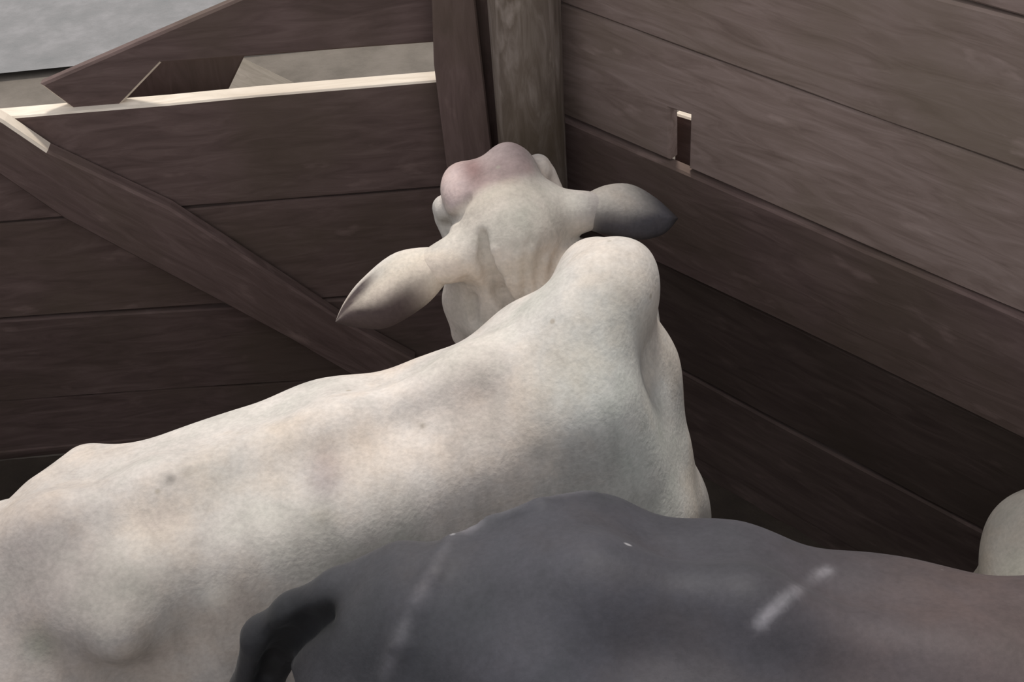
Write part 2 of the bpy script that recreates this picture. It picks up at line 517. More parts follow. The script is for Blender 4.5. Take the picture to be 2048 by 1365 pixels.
# ------------------------------------------------------------------ implicit animal bodies
class Body:
    def __init__(self, lo, hi, h):
        self.h = h
        self.lo = np.array(lo, dtype=np.float64)
        self.n = np.ceil((np.array(hi) - self.lo) / h).astype(int) + 1
        self.D = np.full(self.n, 0.5, dtype=np.float32)
        self.ax = [(self.lo[i] + h * np.arange(self.n[i])).astype(np.float32) for i in range(3)]

    def sub(self, lo, hi):
        i0 = np.clip(np.floor((np.array(lo) - self.lo) / self.h).astype(int), 0, self.n - 1)
        i1 = np.clip(np.ceil((np.array(hi) - self.lo) / self.h).astype(int) + 1, 1, self.n)
        sl = tuple(slice(a, max(b, a + 1)) for a, b in zip(i0, i1))
        X = self.ax[0][sl[0]][:, None, None]; Y = self.ax[1][sl[1]][None, :, None]; Z = self.ax[2][sl[2]][None, None, :]
        return sl, X, Y, Z

    def blend(self, sl, d, k, cut=False):
        D = self.D[sl]
        if cut:
            d = -d
            h = np.maximum(k - np.abs(D - d), 0) / k
            self.D[sl] = np.maximum(D, d) + h * h * k * 0.25
        else:
            h = np.maximum(k - np.abs(D - d), 0) / k
            self.D[sl] = np.minimum(D, d) - h * h * k * 0.25

    def cone(self, a, b, ra, rb, k=0.05, cut=False):
        a = np.array(a, float); b = np.array(b, float)
        m = max(ra, rb) + k + 0.05
        sl, X, Y, Z = self.sub(np.minimum(a, b) - m, np.maximum(a, b) + m)
        ab = b - a; l2 = max(ab @ ab, 1e-9)
        t = np.clip(((X - a[0]) * ab[0] + (Y - a[1]) * ab[1] + (Z - a[2]) * ab[2]) / l2, 0, 1)
        d = np.sqrt((X - a[0] - t * ab[0]) ** 2 + (Y - a[1] - t * ab[1]) ** 2 + (Z - a[2] - t * ab[2]) ** 2) - (ra + (rb - ra) * t)
        self.blend(sl, d, k, cut)

    def chain(self, pts, k=0.05):
        for (p, r), (q, s) in zip(pts[:-1], pts[1:]):
            self.cone(p, q, r, s, k)

    def ell(self, c, B, rad, k=0.05, cut=False):
        """B: 3 unit axes (rows); rad: radii along them"""
        c = np.array(c, float); B = np.array(B, float); rad = np.array(rad, float)
        ext = np.sqrt(((B * rad[:, None]) ** 2).sum(0)) + k + 0.05
        sl, X, Y, Z = self.sub(c - ext, c + ext)
        k0 = 0; k1 = 0
        for i in range(3):
            u = ((X - c[0]) * B[i][0] + (Y - c[1]) * B[i][1] + (Z - c[2]) * B[i][2]) / rad[i]
            k0 = k0 + u * u; k1 = k1 + (u / rad[i]) ** 2
        k0 = np.sqrt(k0); k1 = np.sqrt(k1) + 1e-6
        self.blend(sl, k0 * (k0 - 1) / k1, k, cut)

    def displace(self, lo, hi, fn):
        sl, X, Y, Z = self.sub(lo, hi)
        self.D[sl] += fn(X, Y, Z).astype(np.float32)

    def hit(self, x, y, t0=1.0, t1=3.6, ymin=-9.0):
        ts = np.arange(t0, t1, self.h * 0.4)
        P = _C[None] + ray(x, y)[None] * ts[:, None]
        i = np.round((P - self.lo) / self.h).astype(int)
        ok = ((i >= 0) & (i < self.n)).all(1)
        i = np.clip(i, 0, self.n - 1)
        d = np.where(ok, self.D[i[:, 0], i[:, 1], i[:, 2]], 1.0)
        x_ = (d[1:] < 0) & (d[:-1] >= 0) & (P[1:, 1] > ymin)
        j = int(np.argmax(x_))
        return P[j + 1] if x_[j] else None

    def crease(self, pix, r, k, cut=True, t0=1.0, lift=0.0, ymin=-9.0):
        pts = [self.hit(x, y, t0, ymin=ymin) for x, y in pix]
        pts = [p + lift * (_C - p) / np.linalg.norm(_C - p) for p in pts if p is not None]
        for i in range(len(pts) - 1):
            if np.linalg.norm(pts[i] - pts[i + 1]) < 0.25:
                self.cone(pts[i], pts[i + 1], r[i], r[i + 1], k, cut)
        return pts

    def mesh(self, relax=2):
        D = self.D; h = self.h
        ins = D < 0
        nx, ny, nz = D.shape
        cnt = np.zeros((nx - 1, ny - 1, nz - 1), np.int8)
        for dx in (0, 1):
            for dy in (0, 1):
                for dz in (0, 1):
                    cnt += ins[dx:nx - 1 + dx, dy:ny - 1 + dy, dz:nz - 1 + dz]
        act = (cnt > 0) & (cnt < 8)
        idx = np.argwhere(act)
        I = np.full(act.shape, -1, np.int64); I[act] = np.arange(len(idx))
        cor = np.array([(a, b, c) for a in (0, 1) for b in (0, 1) for c in (0, 1)])
        val = np.stack([D[idx[:, 0] + a, idx[:, 1] + b, idx[:, 2] + c] for a, b, c in cor], 1)
        acc = np.zeros((len(idx), 3)); num = np.zeros(len(idx))
        for i in range(8):
            for j in range(i + 1, 8):
                if np.abs(cor[i] - cor[j]).sum() != 1: continue
                s = (val[:, i] < 0) != (val[:, j] < 0)
                t = np.where(s, val[:, i] / np.where(s, val[:, i] - val[:, j], 1), 0)
                p = cor[i][None] + (cor[j] - cor[i])[None] * t[:, None]
                acc += np.where(s[:, None], p, 0); num += s
        V = (idx + acc / num[:, None]) * h + self.lo
        faces = []
        for axn in range(3):
            o1, o2 = (axn + 1) % 3, (axn + 2) % 3
            a = np.moveaxis(ins, axn, 0)
            sl0 = [slice(1, -1)] * 3; sl0[axn] = slice(0, -1)
            sl1 = [slice(1, -1)] * 3; sl1[axn] = slice(1, None)
            s0 = ins[tuple(sl0)]; s1 = ins[tuple(sl1)]
            for flip, m in ((False, s0 & ~s1), (True, ~s0 & s1)):
                e = np.argwhere(m)
                if len(e) == 0: continue
                base = e.copy(); base[:, o1] += 1; base[:, o2] += 1
                base = np.array(base)
                c = []
                for d1, d2 in ((-1, -1), (0, -1), (0, 0), (-1, 0)):
                    q = base.copy(); q[:, o1] += d1; q[:, o2] += d2
                    c.append(I[q[:, 0], q[:, 1], q[:, 2]])
                f = np.stack(c, 1)
                faces.append(f[:, ::-1] if flip else f)
        Fc = np.concatenate(faces)
        Fc = Fc[(Fc >= 0).all(1)]
        # relax a little
        for _ in range(relax):
            S = np.zeros_like(V); n = np.zeros(len(V))
            for a, b in ((0, 1), (1, 2), (2, 3), (3, 0)):
                np.add.at(S, Fc[:, a], V[Fc[:, b]]); np.add.at(n, Fc[:, a], 1)
                np.add.at(S, Fc[:, b], V[Fc[:, a]]); np.add.at(n, Fc[:, b], 1)
            V = V * 0.5 + 0.5 * S / np.maximum(n, 1)[:, None]
        return V, Fc


def to_object(name, V, Fc, colour, mat, origin, parent=None):
    me = bpy.data.meshes.new(name)
    me.vertices.add(len(V)); me.vertices.foreach_set('co', (V - np.array(origin)).astype(np.float32).ravel())
    me.loops.add(Fc.size); me.loops.foreach_set('vertex_index', Fc.astype(np.int32).ravel())
    me.polygons.add(len(Fc)); me.polygons.foreach_set('loop_start', np.arange(0, Fc.size, 4, dtype=np.int32))
    me.polygons.foreach_set('use_smooth', np.ones(len(Fc), dtype=bool))
    me.update(calc_edges=True); me.validate()
    at = me.attributes.new('hide', 'FLOAT_COLOR', 'POINT')
    at.data.foreach_set('color', np.concatenate([colour, np.ones((len(V), 1))], 1).astype(np.float32).ravel())
    me.materials.append(mat)
    o = bpy.data.objects.new(name, me); C.objects.link(o)
    o.location = origin
    if parent is not None:
        o.parent = parent; o.matrix_parent_inverse = Matrix.Translation(-Vector(parent.location))
    return o


def sstep(x, a, b):
    t = np.clip((x - a) / (b - a), 0, 1)
    return t * t * (3 - 2 * t)


def mixc(col, m, c):
    return col * (1 - m[:, None]) + np.array(c)[None] * m[:, None]


def blob(V, c, r):
    return np.exp(-(((V - np.array(c)) / np.array(r)) ** 2).sum(1))


class Frame:                                   # cow frame: a forward, b to its left, z up
    def __init__(self, O, az):
        self.O = np.array(O, float); self.f = np.array([math.cos(az), math.sin(az), 0]); self.l = np.array([-math.sin(az), math.cos(az), 0])

    def __call__(self, a, b, z):
        return self.O + self.f * a + self.l * b + np.array([0, 0, z])

    def axes(self, pitch=0.0):
        f = self.f * math.cos(pitch) + np.array([0, 0, math.sin(pitch)])
        return [f, self.l, np.cross(f, self.l)]


def legs(B, T, sc=1.0, fore=True, hind=True, spread=1.0):
    for s in (spread, -spread):
        if hind:
            B.chain([(T(-1.02, s * 0.12, 0.86), 0.17 * sc), (T(-0.98, s * 0.16, 0.62), 0.115 * sc), (T(-1.17, s * 0.15, 0.42), 0.055), (T(-1.14, s * 0.15, 0.14), 0.036), (T(-1.10, s * 0.15, 0.09), 0.046), (T(-1.07, s * 0.15, 0.055), 0.05)], 0.05)
        if fore:
            B.chain([(T(0.02, s * 0.14, 0.78), 0.12 * sc), (T(-0.06, s * 0.15, 0.60), 0.085 * sc), (T(-0.02, s * 0.14, 0.36), 0.05), (T(-0.03, s * 0.14, 0.14), 0.035), (T(0.0, s * 0.14, 0.09), 0.044), (T(0.02, s * 0.14, 0.055), 0.05)], 0.05)


# ---------------------------------------------------------------- white cow, head turned away
def ear_geo(upper, lower, depth0, depth1, cup, flip=1):
    """leaf between two edge curves; returns V, F (closed, thin)"""
    def samp(c, t):
        n = len(c) - 1
        u = t * n; i = min(int(u), n - 1); f = u - i
        p0 = c[max(i - 1, 0)]; p1 = c[i]; p2 = c[i + 1]; p3 = c[min(i + 2, n)]
        return tuple(0.5 * ((2 * p1[k]) + (-p0[k] + p2[k]) * f + (2 * p0[k] - 5 * p1[k] + 4 * p2[k] - p3[k]) * f * f + (-p0[k] + 3 * p1[k] - 3 * p2[k] + p3[k]) * f ** 3) for k in (0, 1))
    nu, nv = 28, 14
    V = []
    for side in (0, 1):
        for i in range(nu + 1):
            t = i / nu
            a = samp(upper, t); b_ = samp(lower, t)
            dep = depth0 + (depth1 - depth0) * t + 0.055 * max(0.0, 1 - t / 0.3) ** 1.5
            for j in range(nv + 1):
                s = j / nv
                x = a[0] + (b_[0] - a[0]) * s; y = a[1] + (b_[1] - a[1]) * s
                bulge = cup * math.sin(math.pi * s) ** 0.8 * (0.35 + 0.65 * math.sin(math.pi * min(1, 0.15 + 0.8 * t)))
                th = 0.005 + 0.004 * math.sin(math.pi * s) * (1 - 0.5 * t)
                dd = dep - bulge + (th if side else -th) * (0.15 + 0.85 * min(1, 6 * s, 6 * (1 - s)))
                V.append(_C + ray(x, y) * dd)
    V = np.array(V)
    F = []
    st = (nu + 1) * (nv + 1)
    for i in range(nu):
        for j in range(nv):
            a = i * (nv + 1) + j
            F.append((a, a + 1, a + nv + 2, a + nv + 1))
            F.append((st + a, st + a + nv + 1, st + a + nv + 2, st + a + 1))
    for i in range(nu):
        a = i * (nv + 1); b_ = a + nv + 1
        F.append((a, b_, st + b_, st + a))
        a += nv; b_ += nv
        F.append((a, st + a, st + b_, b_))
    for j in range(nv):
        a = j; F.append((a, st + a, st + a + 1, a + 1))
        a = nu * (nv + 1) + j; F.append((a, a + 1, st + a + 1, st + a))
    F = np.array(F)
    return V, F


GREY_GREEN = (0.44, 0.45, 0.415)
WHITE_PATCHES = [
    # x, y, radius, strength, colour: dust, dung and thin-haired skin, plus painted flank shade
    (100, 1330, 0.27, 0.85, (0.20, 0.178, 0.165)), (330, 1230, 0.18, 0.55, (0.27, 0.245, 0.22)), (60, 1130, 0.12, 0.55, (0.27, 0.235, 0.22)), (640, 1110, 0.12, 0.5, (0.36, 0.34, 0.30)),  # lower flank: dirt, with its shaded side also painted darker
    (960, 780, 0.10, 0.45, (0.47, 0.38, 0.32)), (1000, 860, 0.10, 0.4, (0.50, 0.42, 0.36)), (1180, 760, 0.12, 0.6, GREY_GREEN), (1250, 640, 0.09, 0.5, GREY_GREEN), (1300, 900, 0.13, 0.6, (0.50, 0.51, 0.475)),
    (1180, 930, 0.06, 0.35, (0.30, 0.29, 0.28)), (1080, 900, 0.022, 0.4, (0.25, 0.24, 0.22)), (1320, 870, 0.02, 0.35, (0.3, 0.31, 0.27)), (1290, 850, 0.014, 0.4, (0.25, 0.26, 0.23)),
    (650, 925, 0.032, 0.75, (0.34, 0.29, 0.275)), (650, 965, 0.034, 0.75, (0.33, 0.285, 0.275)), (340, 960, 0.010, 0.75, (0.18, 0.165, 0.15)), (375, 945, 0.012, 0.45, (0.25, 0.235, 0.21)), (400, 935, 0.010, 0.4, (0.25, 0.235, 0.21)),
    (720, 880, 0.05, 0.4, (0.40, 0.33, 0.27)), (560, 870, 0.05, 0.35, (0.40, 0.35, 0.29)), (845, 852, 0.006, 0.7, (0.25, 0.22, 0.18)), (440, 960, 0.06, 0.4, (0.39, 0.38, 0.345)),
    (80, 1290, 0.03, 0.6, (0.16, 0.17, 0.14)), (300, 1180, 0.07, 0.4, (0.22, 0.205, 0.18)), (540, 1030, 0.06, 0.35, (0.62, 0.58, 0.52)), (280, 1060, 0.06, 0.35, (0.60, 0.55, 0.49)), (430, 1190, 0.025, 0.6, (0.62, 0.58, 0.52)), (640, 1040, 0.03, 0.5, (0.3, 0.29, 0.25)), (780, 1010, 0.04, 0.3, (0.33, 0.31, 0.27)),
]


def white_cow():
    Wp = wz(1170, 620, 1.22); Hp = wz(55, 1062, 1.12)
    az = math.atan2(Wp[1] - Hp[1], Wp[0] - Hp[0])
    L = np.linalg.norm((Wp - Hp)[:2])

    T = Frame((Wp[0], Wp[1], 0), az)
    k_ = L / 0.95
    T.f = T.f * k_
    ax = Frame((0, 0, 0), az).axes()
    B = Body((-1.5, 1.0, -0.02), (0.62, 2.62, 1.36), 0.006)
    # trunk
    B.ell(T(-0.48, 0, 0.82), ax, (0.66, 0.25, 0.30), 0.05)
    B.ell(T(-0.62, 0, 0.80), ax, (0.42, 0.268, 0.29), 0.08)
    B.ell(T(-0.07, 0, 0.83), ax, (0.20, 0.21, 0.33), 0.12)
    B.ell(T(-1.0, 0, 0.89), ax, (0.28, 0.20, 0.22), 0.10)
    # spine ridge, hooks, pins
    B.chain([(T(0.0, 0, 1.17), 0.05), (T(-0.2, 0, 1.152), 0.034), (T(-0.45, 0, 1.125), 0.027), (T(-0.75, 0, 1.115), 0.030), (T(-0.92, 0, 1.105), 0.036), (T(-1.08, 0, 1.02), 0.035), (T(-1.25, 0, 0.95), 0.035)], 0.09)
    for s in (1, -1):
        B.cone(T(-0.86, s * 0.20, 1.035), T(-0.91, s * 0.13, 1.04), 0.038, 0.05, 0.10)
        B.chain([(T(-0.80, s * 0.12, 1.04), 0.05), (T(-0.45, s * 0.105, 1.025), 0.06), (T(-0.25, s * 0.08, 1.03), 0.055), (T(-0.03, s * 0.06, 1.08), 0.06)], 0.10)
        B.cone(T(-1.22, s * 0.11, 0.91), T(-1.1, s * 0.1, 0.91), 0.05, 0.07, 0.10)
        B.cone(T(-0.05, s * 0.10, 1.08), T(0.01, s * 0.16, 0.74), 0.07, 0.09, 0.12)   # shoulder blade
    legs(B, T)
    # tail
    B.chain([(T(-1.25, 0, 0.95), 0.035), (T(-1.33, 0, 0.82), 0.03), (T(-1.34, 0.02, 0.45), 0.02), (T(-1.33, 0.02, 0.3), 0.035)], 0.03)
    # brisket
    B.ell(T(0.09, -0.02, 0.60), ax, (0.15, 0.14, 0.2), 0.12)
    # hump over the withers
    hp = wz(1203, 598, 1.20)
    B.ell(hp, Frame((0, 0, 0), az + 0.5).axes(0.25), (0.13, 0.075, 0.085), 0.10)
    # neck
    N0 = wy(1200, 760, hp[1] + 0.10); N1 = wy(1185, 612, hp[1] + 0.25); N2 = wy(1062, 570, hp[1] + 0.31)
    Mh = wy(1022, 465, hp[1] + 0.31)
    B.chain([(N0, 0.15), (N1, 0.125), (N2, 0.118), (Mh, 0.10)], 0.04)
    B.chain([(wz(1225, 640, 1.10), 0.075), (wz(1246, 740, 0.98), 0.085), (wz(1268, 880, 0.85), 0.095)], 0.08)
    B.cone(wz(1222, 575, 1.20), wz(1186, 540, 1.19), 0.07, 0.06, 0.06)

    # jowl and throat under the left ear
    B.chain([(wy(940, 520, Mh[1]), 0.05), (wy(930, 600, Mh[1] + 0.0), 0.04), (wy(935, 665, Mh[1] - 0.02), 0.036)], 0.04)
    B.chain([(wy(985, 540, Mh[1] - 0.02), 0.06), (wy(985, 640, Mh[1] - 0.05), 0.06)], 0.04)
    # head frame
    v = ray(1022, 465); v = v / np.linalg.norm(v)
    lat = 0.915 * _R + 0.40 * _U; lat = lat - v * (lat @ v); lat /= np.linalg.norm(lat)
    di = np.cross(lat, v); di /= np.linalg.norm(di)
    if di @ _U < 0: di = -di
    th = math.radians(25)
    A = math.cos(th) * v + math.sin(th) * di
    Dd = math.cos(th) * di - math.sin(th) * v
    hb = [lat, A, Dd]
    hd = lambda x, y, z: Mh + lat * x + A * y + Dd * z
    B.ell(hd(0, 0.02, 0.015), hb, (0.105, 0.13, 0.095), 0.05)
    B.cone(hd(0, 0.06, 0.03), hd(0, 0.35, -0.05), 0.09, 0.055, 0.06)
    B.ell(hd(0, 0.37, -0.06), hb, (0.065, 0.06, 0.055), 0.04)
    B.cone(hd(0, 0.10, -0.08), hd(0, 0.32, -0.10), 0.07, 0.04, 0.05)
    for s in (1, -1):
        B.cone(hd(s * 0.060, 0.045, 0.095), hd(s * 0.050, 0.10, 0.108), 0.037, 0.036, 0.03)     # horn bud
        B.cone(hd(s * 0.100, 0.12, 0.050), hd(s * 0.108, 0.15, 0.045), 0.033, 0.029, 0.022)      # brow
        B.cone(hd(s * 0.104, 0.13, 0.0), hd(s * 0.108, 0.145, 0.02), 0.026, 0.024, 0.018)
        B.cone(hd(s * 0.100, 0.11, -0.035), hd(s * 0.108, 0.13, -0.005), 0.032, 0.028, 0.014)
        B.cone(hd(s * 0.118, 0.13, 0.028), hd(s * 0.12, 0.11, -0.01), 0.022, 0.018, 0.010)
        B.cone(hd(s * 0.07, 0.12, -0.07), hd(s * 0.05, 0.24, -0.08), 0.055, 0.04, 0.05)       # cheek
    B.cone(hd(-0.055, 0.08, 0.095), hd(0.055, 0.08, 0.095), 0.043, 0.043, 0.03)
    dM = float((Mh - _C) @ _F)
    pt = lambda x, y, d: _C + ray(x, y) * d
    B.chain([(pt(960, 505, dM - 0.03), 0.06), (pt(905, 520, dM - 0.05), 0.036), (pt(872, 532, dM - 0.05), 0.026), (pt(835, 552, dM - 0.048), 0.016)], 0.04)     # ear roots
    B.chain([(pt(1110, 425, dM - 0.0), 0.05), (pt(1160, 422, dM - 0.0), 0.032), (pt(1190, 421, dM + 0.012), 0.022), (pt(1215, 421, dM + 0.03), 0.012)], 0.04)
    # folds of the neck
    nd = (N2 - N0); nd = nd / np.linalg.norm(nd)
    fc = wy(1065, 540, Mh[1] - 0.1)

    for cr in ([(1082, 452), (1062, 500), (1058, 545), (1064, 590), (1072, 640)], [(1110, 478), (1090, 520), (1086, 560), (1092, 610)], [(1132, 496), (1116, 530), (1112, 560), (1116, 590)],
               [(1150, 505), (1137, 535), (1134, 562)], [(1048, 470), (1036, 510), (1034, 560), (1040, 610), (1046, 660)], [(1020, 478), (1010, 520), (1014, 560), (1024, 590)], [(996, 462), (990, 500), (996, 540)]):
        B.crease(cr, [0.005, 0.010, 0.011, 0.011, 0.009][:len(cr)], 0.007, cut=False, lift=-0.003, t0=2.0, ymin=hp[1] + 0.11)
    # the crease between jaw and neck
    B.crease([(966, 470), (972, 520), (985, 560), (1003, 592), (1020, 615)], (0.010, 0.015, 0.019, 0.021, 0.020), 0.010, lift=-0.004, t0=2.0, ymin=hp[1] + 0.11)
    B.crease([(930, 560), (945, 600), (948, 640)], (0.007, 0.009, 0.009), 0.015, t0=2.0, ymin=hp[1] + 0.11)
    B.crease([(892, 452), (915, 432), (938, 400)], (0.008, 0.009, 0.007), 0.015, t0=2.0, ymin=hp[1] + 0.11)
    SP = lambda x, y: (lambda q: q if q is not None else np.array([0, 0, -9.0]))(B.hit(x, y))
    patches = [(SP(x, y), r, m, c) for (x, y, r, m, c) in WHITE_PATCHES]
    V, Fc = B.mesh()
    # colour of the coat
    col = np.tile(np.array([0.57, 0.523, 0.485]), (len(V), 1))
    hl = (V - Mh) @ np.array(hb).T
    ishead = sstep(-np.linalg.norm(hl - np.array([0, 0.1, 0.0]), axis=1), -0.28, -0.2)
    rel = V - T.O
    # cool grey over hump, shoulder and neck
    g1 = blob(V, T(0.08, -0.12, 0.95), (0.28, 0.28, 0.30))
    col = mixc(col, 0.55 * g1, (0.50, 0.51, 0.475))
    for p, r, m, c in patches:
        col = mixc(col, m * blob(V, p, (r, r, r)), c)
    # head: pink skin over the horn buds and forehead, buff below
    dv = hl[:, 2] * math.cos(th) + hl[:, 1] * math.sin(th)
    top = sstep(dv + 0.12 * np.abs(hl[:, 0] + 0.01), 0.082, 0.118) * ishead * sstep(hl[:, 1], -0.06, 0.0) * sstep(-np.abs(hl[:, 0]), -0.115, -0.085)
    col = mixc(col, 0.7 * blob(V, Mh + np.array([0, -0.05, -0.02]), (0.2, 0.16, 0.16)), (0.56, 0.495, 0.42))
    col = mixc(col, 0.5 * blob(hl, (0.0, -0.02, 0.09), (0.08, 0.05, 0.05)), (0.45, 0.375, 0.27))
    col = mixc(col, top, (0.335, 0.255, 0.24))
    col = mixc(col, top * 0.9 * blob(hl, (-0.075, 0.06, 0.11), (0.035, 0.06, 0.05)), (0.58, 0.48, 0.475))
    col = mixc(col, top * 0.6 * blob(hl, (0.03, 0.1, 0.15), (0.06, 0.06, 0.025)), (0.55, 0.44, 0.42))
    col = mixc(col, top * 0.8 * blob(hl, (-0.02, 0.06, 0.12), (0.022, 0.05, 0.05)), (0.20, 0.105, 0.10))  # shade in the dip between the horn buds, painted into the skin colour
    col = mixc(col, 0.9 * np.maximum(blob(V, pt(880, 525, dM - 0.06), (0.055,) * 3), 0.0), (0.56, 0.515, 0.455))
    col = mixc(col, 0.9 * sstep((V - pt(1135, 422, dM)) @ lat, 0.0, 0.075) * (np.linalg.norm(V - pt(1190, 422, dM), axis=1) < 0.085), (0.30, 0.275, 0.265))
    # muzzle
    col = mixc(col, sstep(hl[:, 1], 0.33, 0.38) * ishead, (0.08, 0.07, 0.07))
    # ears
    eu = [(925, 500), (872, 494), (790, 506), (722, 560), (688, 605), (671, 643)]
    el = [(925, 535), (893, 566), (850, 612), (775, 656), (712, 655), (671, 646)]
    ru = [(1130, 410), (1160, 394), (1210, 371), (1262, 369), (1312, 396), (1356, 436)]
    rl = [(1135, 440), (1172, 458), (1215, 470), (1280, 480), (1328, 468), (1356, 438)]
    VV = [V]; FF = [Fc]; CC = [col]; n0 = len(V)
    for (u_, l_, d0, d1, side) in ((eu, el, dM - 0.055, dM - 0.03, 0), (ru, rl, dM - 0.015, dM + 0.06, 1)):
        EV, EF = ear_geo(u_, l_, d0, d1, 0.032)
        if side == 0:
            EF = EF[:, ::-1]
        nu, nv = 28, 14
        t = np.tile(np.repeat(np.arange(nu + 1) / nu, nv + 1), 2); s = np.tile(np.tile(np.arange(nv + 1) / nv, nu + 1), 2)
        inner = np.repeat([0, 1], (nu + 1) * (nv + 1))
        ec = np.tile(np.array([0.56, 0.515, 0.455]), (len(EV), 1))
        if side == 0:
            m = np.clip(sstep(t, 0.5, 0.85) * 0.85 + 1.0 * sstep(s, 0.3, 0.75) * sstep(t, 0.25, 0.5) + 0.8 * sstep(s, 0.3, 0.1) * sstep(t, 0.45, 0.6), 0, 1)
            ec = mixc(ec, m, (0.07, 0.055, 0.055))
            ec = mixc(ec, (s < 0.06).astype(float), (0.6, 0.55, 0.5))
        else:
            m = np.clip(0.5 * sstep(t, 0.0, 0.3) + sstep(t, 0.45, 0.95) * 0.55 + 0.55 * sstep(s, 0.35, 0.9) * sstep(t, 0.15, 0.4), 0, 1)
            ec = mixc(ec, m, (0.075, 0.070, 0.078))
            ec = mixc(ec, np.clip((sstep(t, 0.86, 0.98)) + sstep(s, 0.88, 1) * sstep(t, 0.2, 0.4), 0, 1), (0.05, 0.042, 0.042))
        ec = mixc(ec, inner * 0.6, (0.3, 0.22, 0.2))
        VV.append(EV); FF.append(EF + n0); CC.append(ec); n0 += len(EV)
    V = np.concatenate(VV); Fc = np.concatenate(FF); col = np.concatenate(CC)
    o = to_object('white_cow', V, Fc, col, M_WHITE_HIDE, (T.O[0], T.O[1], 0))
    tag(o, 'white humped cow standing in the middle with its head turned away and grey-tipped ears spread', 'cow')
    for s in (1, -1):
        bm = bmesh.new(); bmesh.ops.create_uvsphere(bm, u_segments=20, v_segments=12, radius=0.019)
        me = bpy.data.meshes.new('eye'); bm.to_mesh(me); bm.free()
        for p in me.polygons: p.use_smooth = True
        link_mesh('eye', me, M_EYE, o, Matrix.Translation(Vector(hd(s * 0.112, 0.158, 0.02))))
    return o


white = white_cow()


